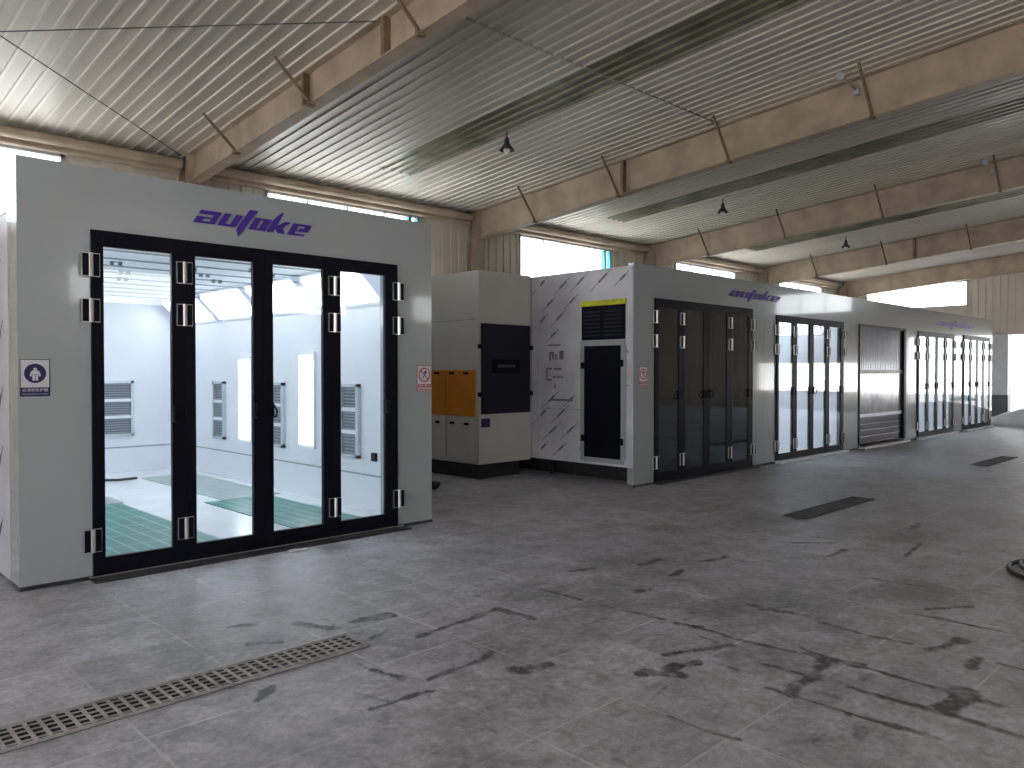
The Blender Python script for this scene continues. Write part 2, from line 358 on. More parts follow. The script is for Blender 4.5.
# ------------------------------------------------------------------ walls
def ribbed_wall(name, axis, pos, u0, u1, top, holes, mtl='wall', side=-1, pitch=.25):
    """axis 'x': wall runs along x at y=pos ; axis 'y': runs along y at x=pos. side: direction of the inside."""
    b = MB(); cuts = [u0, u1]
    for h in holes: cuts += [h[0], h[1]]
    u = u0
    while u < u1: cuts.append(u); u += pitch
    cuts = sorted(set(round(c, 4) for c in cuts if u0 <= c <= u1))
    th = .12
    for a, c in zip(cuts, cuts[1:]):
        if c - a < 1e-3: continue
        mid = (a + c) / 2; zs = [(0, None)]
        segs = [[0, None]]
        for h in holes:
            if h[0] - 1e-3 <= mid <= h[1] + 1e-3:
                new = []
                for s0, s1 in segs:
                    lo = h[2]; hi = h[3]
                    if hi <= s0 or (s1 is not None and lo >= s1): new.append([s0, s1]); continue
                    if lo > s0: new.append([s0, lo])
                    if s1 is None or hi < s1: new.append([hi, s1])
                segs = new
        for s0, s1 in segs:
            ta = (s1 if s1 is not None else top(a)); tc = (s1 if s1 is not None else top(c))
            for (p0, p1, dd) in ((a, c, 0.0), (a + (c - a) * .3, a + (c - a) * .62, .028)):
                q0 = pos + side * dd if dd else pos; q1 = pos - side * th
                f0 = ta + (tc - ta) * ((p0 - a) / (c - a)); f1 = ta + (tc - ta) * ((p1 - a) / (c - a))
                if axis == 'x': vs = [(p0, q0, s0), (p1, q0, s0), (p1, q0, f1), (p0, q0, f0), (p0, q1, s0), (p1, q1, s0), (p1, q1, f1), (p0, q1, f0)]
                else: vs = [(q0, p0, s0), (q0, p1, s0), (q0, p1, f1), (q0, p0, f0), (q1, p0, s0), (q1, p1, s0), (q1, p1, f1), (q1, p0, f0)]
                b.add(vs, [(0, 1, 2, 3), (7, 6, 5, 4), (0, 4, 5, 1), (3, 2, 6, 7), (1, 5, 6, 2), (0, 3, 7, 4)], mtl)
    return struct(b.build(name))
WIN_B = [((COLX[i] + COLX[i + 1]) / 2 - 1.9, (COLX[i] + COLX[i + 1]) / 2 + 1.9) for i in range(5)]
WIN_B[0] = (-1.0, 3.75)
ribbed_wall('wall_back', 'x', W, XW, XE, lambda u: rz(W) + .05, [(a, c, 4.05, 5.30) for a, c in WIN_B])
gtop = lambda u: rz(u) + .02
ribbed_wall('wall_right', 'y', XE, YS, W, gtop, [(9.44, 13.35, 4.29, 5.30), (-3.6, 0.0, 4.29, 5.30), (-4.4, 1.9, .85, 2.1), (2.3, 8.0, 0, 3.11), (8.53, 9.25, 0, 3.11)])
ribbed_wall('wall_left', 'y', XW, YS, W, gtop, [(-5.0, 5.5, 0, 4.2)], side=1)
ribbed_wall('wall_front', 'x', YS, XW, XE, lambda u: rz(YS) + .05, [(0.3, 4.1, 4.05, 5.16), (7.5, 11.5, 4.05, 5.16), (14.2, 18.0, 4.05, 5.16), (21.5, 25.3, 4.05, 5.16)], side=1)

def window(n, axis, pos, u0, u1, z0, z1, npan, right_cyan=False):
    def bx(b, a, c, d0, d1, e0, e1, m):
        if axis == 'x': b.box(a, c, d0, d1, e0, e1, m)
        else: b.box(d0, d1, a, c, e0, e1, m)
    e = bpy.data.objects.new('window_%d' % n, None); C.objects.link(e); struct(e)
    e.location = ((u0 + u1) / 2, pos, z0) if axis == 'x' else (pos, (u0 + u1) / 2, z0)
    b = MB(); f = .05; ya, yb = pos - .03, pos + .1
    bx(b, u0, u0 + f, ya, yb, z0, z1, 'winframe'); bx(b, u1 - f, u1, ya, yb, z0, z1, 'cyan' if right_cyan else 'winframe')
    if right_cyan: bx(b, u1 - .3, u1 - .22, ya, yb, z0, z1, 'cyan')
    bx(b, u0, u1, ya, yb, z0, z0 + f, 'winframe'); bx(b, u0, u1, ya, yb, z1 - f, z1, 'winframe')
    for k in range(1, npan):
        u = u0 + (u1 - u0) * k / npan; bx(b, u - .014, u + .014, ya + .03, yb, z0 + f, z1 - f, 'winframe')
    b.build('window_frame', e)
    b = MB(); bx(b, u0 + f, u1 - f, pos + .03, pos + .036, z0 + f, z1 - f, 'win_glass'); b.build('window_pane', e)
for i, (a, c) in enumerate(WIN_B): window(i + 1, 'x', W, a, c, 4.05, 5.30, 4, right_cyan=i in (1, 2))
window(6, 'y', XE, 9.44, 13.35, 4.29, 5.30, 1)
window(7, 'y', XE, -3.6, 0.0, 4.29, 5.30, 3)

# eave tube along the back wall
for i, lab in enumerate(['over the left end of the lit booth', 'from the nearest beam to the second beam, above the booth lettering', 'above the biggest bright wall window', 'over the dark glass booth wall', 'over the roller door booth, the farthest length']):
    xa, xb = COLX[i] + .14, COLX[i + 1] - .14
    b = MB(); b.tube([(xa, W - .22, 5.46), (xb, W - .22, 5.46)], .085, 'tan', 12)
    b.tube([(xa, W - .12, 5.335), (xb, W - .12, 5.335)], .05, 'tan', 10); b.box(xa, xb, W - .16, W - .1, 5.34, 5.44, 'tan')
    b.build('eave_tube', label='tan steel eave tube ' + lab, category='beam', group='eave tubes along the back wall', origin=(xa, W - .2, 5.2))
# pillar between the gable openings
t = thing('pillar', (XE, 8.26, 0), 'grey pillar with black lower half beside the bright open doorway', 'pillar')
MB().box(XE - .25, XE + .15, 8.0, 8.53, .83, 3.12, 'grey_col').build('upper_shaft', t, label='pale grey upper part')
MB().box(XE - .26, XE + .16, 7.99, 8.54, 0, .83, 'dark_col').build('lower_shaft', t, label='black painted lower part')
# low wall outside
MB().box(42.0, 42.3, -40, 60, -.01, .62, 'outwall').build('low_wall', label='low pale concrete wall outside beyond the open doorway', category='wall', origin=(42, 8, 0))

# ------------------------------------------------------------------ columns, rafters
place = {-1.4: 'out of view left of the first booth', 5.74: 'above the right half of the first lit booth', 12.7: 'over the dark glass booth, second from the left',
         19.9: 'third from the left, over the pale glass booth', 27.0: 'fourth from the left, just before the end wall', 34.0: 'against the far end wall'}
colplace = {-1.4: 'left of the first booth', 5.74: 'rising behind the logo booth under the nearest beam', 12.7: 'at the left edge of the biggest bright wall window',
            19.9: 'behind the dark glass booth', 27.0: 'behind the grey roller door booth', 34.0: 'in the far corner of the hall'}
for X in COLX:
    dep = .54 if X == 5.74 else .72
    t = thing('steel_column', (X, W - .25, 0), 'tan steel column ' + colplace[X], 'column')
    b = MB(); b.box(X - .13, X + .13, W - .42, W - .40, 0, rz(W - .4), 'tan'); b.box(X - .13, X + .13, W - .05, W - .03, 0, rz(W), 'tan'); b.box(X - .008, X + .008, W - .40, W - .05, 0, rz(W), 'tan')
    b.build('shaft', t)
    MB().box(X - .22, X + .22, W - .45, W - .01, 0, .03, 'tan').build('base_plate', t)
    t = thing('roof_beam', (X, W - .3, 5), 'tan sloping steel roof beam ' + place[X], 'beam')
    for sgn in ((1, -1)):
        b = MB(); hw = .11
        ya, yb = 0.0, (W - .44) * sgn
        zt = .03
        def q(y, dz): return (y, rz(y) - dz)
        for (dz0, dz1, w) in ((zt, zt + .015, hw), (dep - .015, dep, hw), (zt + .015, dep - .015, .005)):
            vs = []
            for y in (ya, yb):
                for x in (X - w, X + w):
                    for dz in (dz0, dz1): vs.append((x, y, rz(y) - dz))
            b.add(vs, [(0, 1, 3, 2), (4, 6, 7, 5), (0, 4, 5, 1), (2, 3, 7, 6), (0, 2, 6, 4), (1, 5, 7, 3)], 'tan')
        b.build('beam_web', t)
    ys = [12.2, 9.85, 7.35, 4.85, 2.4] if X < 33 else []
    for y in ys:
        b = MB(); b.bar((X - .08, y, rz(y) - dep + .02), (X - .62, y, rz(y) - .03), .035, .035, 'tan_dark')
        b.box(X - .13, X - .02, y - .03, y + .03, rz(y) - dep - .03, rz(y) - dep + .03, 'tan_dark')
        b.build('flange_brace', t)
    for y in {5.74: (10.03, 8.07), 12.7: (9.74,), 27.0: (9.0,)}.get(X, ()):
        b = MB(); b.box(X - .11, X - .005, y - .035, y + .035, rz(y) - dep + .015, rz(y) - .05, 'tan_dark'); b.build('stiffener_plate', t, label='brown stiffener plate')
# cross bracing rods in the first bay
for (a, c, lab) in [((-1.2, 8.28), (5.55, 14.17), 'thin dark bracing rod rising to the corner where the nearest beam meets the wall'),
                    ((-1.2, 14.0), (5.6, 8.15), 'thin dark bracing rod crossing the top left ceiling almost level')]:
    dz = .05 if a[1] < 10 else .09
    MB().tube([(a[0], a[1], rz(a[1]) - dz), (c[0], c[1], rz(c[1]) - dz)], .008, 'dark_steel', 8).build('bracing_rod', label=lab, category='rod', origin=(a[0], a[1], rz(a[1])))
# pendants
for X, Y, lab in [(9.63, 10.0, 'nearest small pendant lamp, hanging over the gap right of the first booth'), (17.13, 10.14, 'middle pendant lamp hanging above the dark glass booth'), (24.62, 10.24, 'farthest small pendant lamp before the far end of the hall'),]:
    t = thing('pendant_lamp', (X, Y, rz(Y) - .45), lab, 'lamp', 'pendant lamps along the roof')
    zt = rz(Y)
    MB().tube([(X, Y, zt - .01), (X, Y, zt - .14)], .012, 'dark_steel', 8).build('rod', t)
    MB().lathe(X, Y, [(.02, zt - .12), (.045, zt - .17), (.05, zt - .24), (.14, zt - .36), (.135, zt - .36), (.04, zt - .24)], 'dark_steel').build('lamp_shade', t, smooth=True)
    MB().lathe(X, Y, [(.001, zt - .42), (.045, zt - .40), (.065, zt - .355), (.04, zt - .3), (.02, zt - .27)], 'bulb').build('bulb', t, smooth=True)
for X, Y, lab in [(12.35, 5.1, 'small white round lamp on an arm fixed to the second beam, upper right'), (19.55, 5.0, 'small pale round lamp on an arm fixed to the third beam, far right')]:
    z = rz(Y) - .14; t = thing('arm_lamp', (X, Y, z), lab, 'lamp')
    b = MB(); b.tube([(X + .33, Y, z - .10), (X - .27, Y, z + .0)], .014, 'winframe', 8); b.box(X + .24, X + .34, Y - .04, Y + .04, z - .16, z - .06, 'winframe'); b.build('arm', t)
    b = MB(); b.lathe(X - .32, Y, [(.001, z - .08), (.045, z - .07), (.07, z - .02), (.065, z + .03), (.035, z + .06), (.001, z + .07)], 'winframe'); b.build('lamp_head', t, smooth=True)

# ------------------------------------------------------------------ booths
def hinge(b, x, z, y=D):
    h = .19; w = .135
    b.box(x - w / 2, x + w / 2, y - .05, y - .03, z - h / 2, z + h / 2, 'steel')
    b.box(x - w / 2 + .004, x - .019, y - .056, y - .045, z - h / 2 + .005, z + h / 2 - .005, 'black')
    b.box(x + .019, x + w / 2 - .004, y - .056, y - .045, z - h / 2 + .005, z + h / 2 - .005, 'black')
    b.tube([(x, y - .055, z - h / 2), (x, y - .055, z + h / 2)], .018, 'steel', 10)
def folding_doors(t, xa, xb, zt, glassm, closed_handles=True, thin=False):
    """four folding leaves between xa and xb"""
    b = MB(); f = .045
    b.box(xa, xa + f, D - .028, D + .09, .02, zt, 'black'); b.box(xb - f, xb, D - .03, D + .09, .02, zt, 'black'); b.box(xa + f, xb - f, D - .03, D + .09, zt - .06, zt, 'black')
    b.build('door_frame', t)
    T = xb - xa; z0, z1 = .03, zt - .055
    ed = [f / T, .248, .494, .743, 1 - f / T]; gls = [(.030, .210), (.278, .456), (.522, .700), (.766, .948)]
    for k in range(4):
        x0 = xa + ed[k] * T + (.001 if k else -.002); x1 = xa + ed[k + 1] * T - (.001 if k < 3 else -.002)
        gl0 = xa + gls[k][0] * T; gl1 = xa + gls[k][1] * T
        if thin: gl0 -= .01; gl1 += .01
        if k == 0: gl0 = max(gl0, x0 + .03)
        zb = z0 + .14; zt2 = z1 - .075
        b = MB(); ya, yb = D - .03, D + .02
        b.box(x0, gl0, ya, yb, z0, z1, 'black'); b.box(gl1, x1, ya, yb, z0, z1, 'black'); b.box(gl0, gl1, ya, yb, z0, zb, 'black'); b.box(gl0, gl1, ya, yb, zt2, z1, 'black')
        d = b.build('door', t, bevel=.004)
        MB().box(gl0 - .004, gl1 + .004, D - .02, D - .012, zb - .004, zt2 + .004, glassm).build('glass_pane', d)
        hx = {0: xa - .01, 1: x0 - .012, 2: x1 - .008, 3: xb}[k]
        for hz in (.325, 2.2 * zt / 2.86, 2.57 * zt / 2.86):
            b = MB(); hinge(b, hx, hz); b.build('hinge', d)
        b = MB(); hx = {0: gl1 + .016, 1: gl1 + .016, 2: gl0 - .016, 3: gl1 + .016}[k]; s = {0: -1, 1: -1, 2: 1, 3: -1}[k]
        b.box(hx - .015, hx + .015, D - .045, D - .03, 1.27, 1.41, 'black')
        b.tube([(hx, D - .04, 1.39), (hx, D - .08, 1.38), (hx + s * .02, D - .09, 1.33), (hx + s * .02, D - .08, 1.28), (hx, D - .04, 1.27)], .009, 'black', 8)
        b.build('handle', d)
def shell(t, X0, X1, xa, xb, ztop, zdoor, lit, deep=.12, body=2.98, back=13.9, xi0=None, xi1=None, left_mat='panel', left_z=.03):
    X0 += .002; X1 -= .002
    xi0 = xi0 if xi0 is not None else X0 + .12; xi1 = xi1 if xi1 is not None else X1 - .12
    b = MB(); yo, yi = D, D + deep
    b.box(X0, xa, yo, yi, .03, ztop, 'panel'); b.box(xb, X1, yo, yi, .03, ztop, 'panel'); b.box(xa, xb, yo, yi, zdoor, ztop, 'panel')
    b.build('front_panel', t)
    MB().box(X0, X1, D - .012, D + .02, 0, .03, 'dark_steel').build('base_rail', t, label='dark rail along the foot of the front')
    MB().box(X0, xi0 - .005, yi, back + .1, left_z, body, left_mat).build('side_panel', t)
    if left_z > .1: MB().box(X0 + .45, X0 + .5, yi + .02, back, 0, left_z, 'dark_steel').build('plinth', t, label='dark recessed plinth')
    MB().box(xi1 + .005, X1, yi, back + .1, .03, body, 'panel').build('side_panel', t)
    MB().box(X0, X1, back + .02, back + .1, .03, body, 'panel').build('back_panel', t)
    MB().box(X0, X1, yi, back + .1, body + .01, body + .07, 'panel').build('roof_panel', t)
    w = MB(); w.box(xi0 - .005, xi0, yi, back, max(.02, left_z), body, 'inside'); w.box(xi1, xi1 + .005, yi, back, .02, body, 'inside'); w.box(xi0, xi1, back, back + .02, .02, body, 'inside')
    w.box(xi0, xa - .01, yi, yi + .01, .02, body, 'inside'); w.box(xb + .01, xi1, yi, yi + .01, .02, body, 'inside'); w.box(xi0, xi1, yi, yi + .01, zdoor + .03, body, 'inside')
    w.build('inner_wall', t, label='white inner wall lining')
    MB().box(xi0 + (.4 if left_z > .1 else 0), xi1, D + .1, back, .003, .02, 'inside_floor').build('floor_plate', t)
    c = MB(); c.box(xi0, xi1, yi, back, body - .03, body, 'inside_ceiling')
    y = yi + .62
    while y < back: c.box(xi0, xi1, y - .012, y + .012, body - .045, body - .03, 'seam'); y += .62
    c.build('ceiling_filter', t)
    return xi0, xi1, yi, back, body
def upper_lamps(t, xi0, xi1, yi, back, body, n=4, lit=True):
    span = (back - yi - .5) / n
    for k in range(n):
        y0 = yi + .4 + k * span; y1 = y0 + span - .17
        for s in (0, 1):
            if s: pa, pb = (xi1 - .02, 2.5), (xi1 - .42, body - .06)
            else: pa, pb = (xi0 + .02, 2.5), (xi0 + .42, body - .06)
            sg = -1 if s else 1
            b = MB()
            b.add([(pa[0], y0, pa[1]), (pb[0], y0, pb[1]), (pb[0], y1, pb[1]), (pa[0], y1, pa[1])], [(0, 1, 2, 3)], 'inside')
            o = b.build('lamp_housing', t)
            n_ = Vector((sg * .8, 0, -.6)) * .03
            ins = .06
            pts = [(pa[0] + (pb[0] - pa[0]) * f, pa[1] + (pb[1] - pa[1]) * f) for f in (.12, .9)]
            b = MB(); vs = [(p[0] + n_.x, y, p[1] + n_.z) for y in (y0 + ins, y1 - ins) for p in pts] + [(p[0], y, p[1]) for y in (y0 + ins, y1 - ins) for p in pts]
            b.add(vs, [(0, 1, 3, 2), (4, 6, 7, 5), (0, 4, 5, 1), (2, 3, 7, 6), (0, 2, 6, 4), (1, 5, 7, 3)], 'lamp' if lit else 'inside')
            b.build('lamp_diffuser', o)

# booth 1 ------------------------------------------------------------
t1 = thing('spray_booth', (3.5, D, 0), 'nearest white spray booth, brightly lit inside behind black folding doors', 'booth')
sh = shell(t1, 1.47, 5.52, 1.99, 5.03, 3.37, 2.86, True, deep=.3, body=2.97, left_mat='film')
folding_doors(t1, 1.99, 5.03, 2.86, 'glass')
upper_lamps(t1, *sh)
xi0, xi1, yi, back, body = sh
MB().box(2.15, 3.36, 7.6, 10.6, .02, .03, 'grating').build('floor_grating', t1, label='green grating strip')
MB().box(2.15, 3.40, 10.62, 12.9, .02, .03, 'grating_pale').build('floor_grating', t1, label='pale grey-green grating strip')
MB().box(4.15, 5.02, 7.6, 9.9, .02, .03, 'grating').build('floor_grating', t1, label='green grating strip')
MB().box(4.4, 5.2, 9.92, 12.9, .02, .03, 'grating_pale').build('floor_grating', t1, label='pale grey-green grating strip')
b = MB(); b.box(xi1 - .008, xi1, yi, back, .43, .45, 'seam'); b.box(xi0, xi1, back - .008, back, .43, .45, 'seam'); b.box(xi0, xi0 + .008, yi, back, .43, .45, 'seam'); b.build('wall_seam', t1)
def vent(cx, cy, ax):
    """louvred vent, ax='x' faces -x on a wall at x=cx ; ax='y' faces -y"""
    w = .42 if ax == 'x' else .52; z0, z1 = .63, 1.55
    def B(b, u0, u1, d0, d1, e0, e1, m):
        if ax == 'x': b.box(cx - d1, cx - d0, cy + u0, cy + u1, e0, e1, m)
        else: b.box(cx + u0, cx + u1, cy - d1, cy - d0, e0, e1, m)
    b = MB(); f = .05
    B(b, -w / 2, -w / 2 + f, 0, .05, z0, z1, 'silver'); B(b, w / 2 - f, w / 2, 0, .05, z0, z1, 'silver'); B(b, -w / 2, w / 2, 0, .05, z0, z0 + .04, 'silver'); B(b, -w / 2, w / 2, 0, .05, z1 - .04, z1, 'silver')
    hh = (z1 - z0 - .08) / 3
    for k in (1, 2): B(b, -w / 2 + f, w / 2 - f, 0, .045, z0 + .04 + k * hh - .025, z0 + .04 + k * hh + .025, 'inside')
    o = b.build('wall_vent', t1, label='silver louvred vent')
    for k in range(3):
        a = z0 + .04 + k * hh + (.025 if k else 0); c = z0 + .04 + (k + 1) * hh - (.025 if k < 2 else 0)
        s = MB(); B(s, -w / 2 + f, w / 2 - f, 0, .008, a, c, 'slat')
        nn = 6
        for j in range(nn):
            zz = a + (c - a) * (j + .5) / nn; B(s, -w / 2 + f + .01, w / 2 - f - .01, .008, .030, zz - .010, zz + .006, 'seam')
        s.build('louvre', o)
for y in (8.42, 10.32, 12.24): vent(xi1, y, 'x')
vent(4.36, back, 'y'); vent(2.6, back, 'y')
for y, z0, z1 in ((9.47, .72, 1.92), (11.3, .68, 1.88)):
    o = MB().box(xi1 - .04, xi1, y - .2, y + .2, z0 - .05, z1 + .05, 'inside').build('wall_lamp_housing', t1)
    MB().box(xi1 - .055, xi1 - .04, y - .17, y + .17, z0, z1, 'lamp').build('lamp_diffuser', o, label='tall glowing light strip')
MB().box(xi1 - .03, xi1, 7.86, 7.95, .62, .72, 'black').build('wall_socket', t1)
for (x, y) in [(3.3, 10.2), (3.75, 9.3), (4.1, 9.75), (2.95, 9.4), (2.85, 10.6), (3.5, 10.9), (4.35, 8.9), (4.5, 10.3), (4.7, 9.2)]:
    b = MB()
    for dx in (-.045, .045): b.box(x + dx - .018, x + dx + .018, y - .02, y + .02, body - .075, body - .03, 'slat')
    b.box(x - .05, x + .05, y - .008, y + .008, body - .04, body - .03, 'seam')
    b.build('ceiling_clip', t1)
MB().tube([(3.0, 13.3, .07), (3.4, 13.2, .12), (3.7, 12.95, .05), (4.0, 12.75, .045), (4.3, 12.8, .045)], .02, 'rubber', 8).build('air_hose', smooth=True, label='short black hose lying inside the lit booth near its back wall', category='hose', origin=(3.6, 13, .02))
# film print on the left side
def marks(t, X, y0, y1, z0, z1, ang, side, n=1, name='film_print', dx=.0, st=.42, dir_=-1, excl=()):
    b = MB(); r = random.Random(4); k = 0
    z = z0
    while z < z1:
        y = y0 + (k % 2) * st / 2
        while y < y1:
            ln = r.uniform(.12, .2); th = .034; cy, cz = y + r.uniform(-.04, .04), z + r.uniform(-.03, .03)
            y += st
            a = math.radians(ang); dy, dz = dir_ * math.cos(a) * ln / 2, math.sin(a) * ln / 2
            if any(e[0] < cy + s * abs(dy) < e[1] and e[2] < cz + s2 * dz < e[3] for e in excl for s in (-1, 1) for s2 in (-1, 1)): continue
            if cy - abs(dy) < y0 - .02 or cy + abs(dy) > y1 + .02 or cz + dz > z1 + .1: continue
            b.bar((X + side * .003, cy - dy, cz - dz), (X + side * .003, cy + dy, cz + dz), .004, th, 'ink', upv=(0, 0, 1))
            # thinner tail, like the printed word beside each bar
            b.bar((X + side * .002, cy - dy * 3.2, cz - dz * 3.2), (X + side * .002, cy + dy * 2.2, cz + dz * 2.2), .002, th * .3, 'ink', upv=(0, 0, 1))
        z += st * .62; k += 1
    return b.build(name, t, kind='stuff')
marks(t1, 1.47, 7.35, 13.8, .15, 2.85, 50, -1)
# black ramp strip at the doors
t = thing('door_sill', (3.5, 6.85, 0), 'dark metal sill strip on the floor before the lit booth doors', 'sill')
MB().prism([(1.96, 0), (5.1, 0), (5.1, .018), (1.96, .018)], 6.78, 6.945, 'dark_steel').build('sill_plate', t)
MB().box(1.96, 5.1, 6.925, 6.945, .018, .026, 'steel').build('sill_edge', t)

# lettering ----------------------------------------------------------
def R(*a): return [(a[0], a[2]), (a[1], a[2]), (a[1], a[3]), (a[0], a[3])]
GLY = {
 'a': [R(0, 100, 62, 90), R(100, 140, 0, 90), R(0, 50, 0, 46), R(50, 100, 0, 14), R(50, 100, 34, 46), R(0, 14, 62, 70)],
 'u': [R(160, 204, 0, 90), R(204, 238, 0, 16), R(238, 285, 0, 90)],
 't': [[(298, -12), (341, -61), (352, 60), (362, 140), (304, 140)]],
 'o': [R(372, 420, 0, 90), R(442, 495, 0, 90), R(420, 442, 0, 14), R(420, 442, 76, 90)],
 'k': [[(505, 0), (552, 0), (552, 60), (545, 154), (530, 154), (505, 98)], [(556, 30), (590, 0), (640, 0), (600, 42), (638, 90), (592, 90), (556, 56)]],
 'e': [R(660, 706, 0, 90), R(706, 760, 74, 90), R(760, 800, 44, 90), R(706, 800, 32, 44), R(706, 790, 0, 15), R(728, 760, 44, 58)],
}
def lettering(x0, z0, sx, sz, label, shear=.6):
    t = thing('booth_lettering', (x0, D, z0), label, 'lettering', None)
    for ch in 'autoke':
        b = MB()
        for poly in GLY[ch]:
            pts = [(x0 + (u + shear * h) * sx, z0 + h * sz) for u, h in poly]
            b.prism(pts, D - .012, D - .002, 'purple')
        b.build('letter', t)
lettering(2.825, 3.035, .00138, .0013, 'purple slanted lettering above the doors of the nearest lit booth')
lettering(11.94, 3.0, .00220, .00115, 'small purple lettering above the right end of the dark glass doors')
lettering(22.5, 2.94, .0040, .0013, 'farthest purple lettering, high at the far end of the booth row')

# signs --------------------------------------------------------------
def disc(b, cx, cz, r0, r1, y0, y1, m, n=28):
    if r0 <= 0: b.prism([(cx + r1 * math.cos(2 * math.pi * k / n), cz + r1 * math.sin(2 * math.pi * k / n)) for k in range(n)], y0, y1, m)
    else:
        for k in range(n):
            a, c = 2 * math.pi * k / n, 2 * math.pi * (k + 1) / n
            b.prism([(cx + r0 * math.cos(a), cz + r0 * math.sin(a)), (cx + r1 * math.cos(a), cz + r1 * math.sin(a)), (cx + r1 * math.cos(c), cz + r1 * math.sin(c)), (cx + r0 * math.cos(c), cz + r0 * math.sin(c))], y0, y1, m)
def text_mesh(txt, size, m, parent, x, y, z, name='sign_text', wfit=None):
    cu = bpy.data.curves.new('tmp', 'FONT'); cu.body = txt; cu.size = size; cu.align_x = 'CENTER'; cu.align_y = 'CENTER'; cu.extrude = .0006
    ob = bpy.data.objects.new('tmp', cu); C.objects.link(ob); bpy.context.view_layer.update()
    me = bpy.data.meshes.new_from_object(ob.evaluated_get(bpy.context.evaluated_depsgraph_get()))
    C.objects.unlink(ob); bpy.data.objects.remove(ob)
    if len(me.vertices) == 0: return
    w = max(v.co.x for v in me.vertices) - min(v.co.x for v in me.vertices); s = (wfit / w) if wfit else 1
    o3 = wloc(parent)
    for v in me.vertices: v.co = Vector((x + v.co.x * s - o3.x, y - v.co.z - o3.y, z + v.co.y - o3.z))
    me.materials.clear(); me.materials.append(M[m]); me.name = name
    o = bpy.data.objects.new(name, me); C.objects.link(o); o.parent = parent
def blue_sign(x0, z0, w, h):
    t = thing('safety_sign', (x0 + w / 2, D, z0), 'blue and white protective clothing sign left of the lit booth doors', 'sign')
    y = D - .001
    MB().box(x0, x0 + w, y - .004, y, z0, z0 + h, 'black').build('sign_border', t)
    MB().box(x0 + .005, x0 + w - .005, y - .006, y - .004, z0 + h * .24, z0 + h - .005, 'sign_white').build('sign_plate', t)
    b = MB(); b.box(x0 + .004, x0 + w - .004, y - .006, y - .004, z0 + .004, z0 + h * .235, 'sign_navy'); b.build('text_band', t)
    text_mesh('必须穿防护服', .028, 'sign_white', t, x0 + w / 2, y - .0075, z0 + h * .165, wfit=w * .86)
    text_mesh('Must wear protective clothes', .012, 'sign_white', t, x0 + w / 2, y - .0075, z0 + h * .065, wfit=w * .86)
    cx, cz, r = x0 + w / 2, z0 + h * .62, w * .37
    b = MB(); disc(b, cx, cz, 0, r, y - .008, y - .006, 'sign_navy'); b.build('disc', t)
    b = MB(); s = r / 70.; yy0, yy1 = y - .010, y - .008
    def P(pts): b.prism([(cx + a * s, cz + c * s) for a, c in pts], yy0, yy1, 'sign_white')
    disc(b, cx, cz + 30 * s, 0, 11 * s, yy0, yy1, 'sign_white', 14)
    P([(-20, 20), (20, 20), (17, -8), (-17, -8)]); P([(-20, 20), (-17, 0), (-26, -24), (-36, -18), (-30, 4)]); P([(20, 20), (30, 4), (36, -18), (26, -24), (17, 0)])
    P([(-18, -10), (-2, -10), (-2, -52), (-18, -52)]); P([(18, -10), (18, -52), (2, -52), (2, -10)])
    b.build('pictogram', t)
blue_sign(1.485, 1.51, .205, .29)
def red_sign(x0, z0, w, h, label):
    t = thing('safety_sign', (x0 + w / 2, D, z0), label, 'sign')
    y = D - .001
    MB().box(x0, x0 + w, y - .004, y, z0, z0 + h, 'sign_red').build('sign_border', t)
    MB().box(x0 + .007, x0 + w - .007, y - .006, y - .004, z0 + .008, z0 + h - .007, 'sign_white').build('sign_plate', t)
    MB().box(x0 + .012, x0 + w - .012, y - .007, y - .006, z0 + .04, z0 + h * .27, 'sign_red').build('text_band', t)
    text_mesh('禁止烟火', .03, 'sign_white', t, x0 + w / 2, y - .0085, z0 + .04 + (h * .27 - .04) / 2, wfit=w * .75)
    MB().box(x0 + .02, x0 + w - .02, y - .007, y - .006, z0 + .016, z0 + .028, 'sign_red').build('text_line', t)
    cx, cz, r = x0 + w / 2, z0 + h * .63, w * .41
    b = MB(); disc(b, cx, cz, r * .84, r, y - .009, y - .006, 'sign_red')
    a = math.radians(135); b.bar((cx + r * .9 * math.cos(a), y - .0075, cz + r * .9 * math.sin(a)), (cx - r * .9 * math.cos(a), y - .0075, cz - r * .9 * math.sin(a)), .003, r * .15, 'sign_red', upv=(1, 0, 1)); b.build('ban_ring', t)
    b = MB(); b.bar((cx - .03, y - .006, cz - .045), (cx + .012, y - .006, cz + .02), .002, .008, 'black', upv=(0, 0, 1))
    b.prism([(cx + .0, cz + .015), (cx + .02, cz + .01), (cx + .03, cz + .03), (cx + .018, cz + .055), (cx + .004, cz + .035)], y - .0068, y - .005, 'black'); b.build('pictogram', t)
red_sign(5.31, 1.485, .2, .29, 'red and white no open flame sign right of the lit booth doors')
red_sign(9.42, 1.48, .2, .3, 'red and white sign on the corner pillar left of the dark glass doors')

# booth 2..6 ---------------------------------------------------------
t2 = thing('spray_booth', (11.2, D, 0), 'spray booth with unlit dark glass folding doors beside the film-wrapped cabinet', 'booth')
shell(t2, 9.3, 13.2, 9.80, 12.74, 3.31, 2.82, False, deep=.12, body=3.0, left_z=.28)
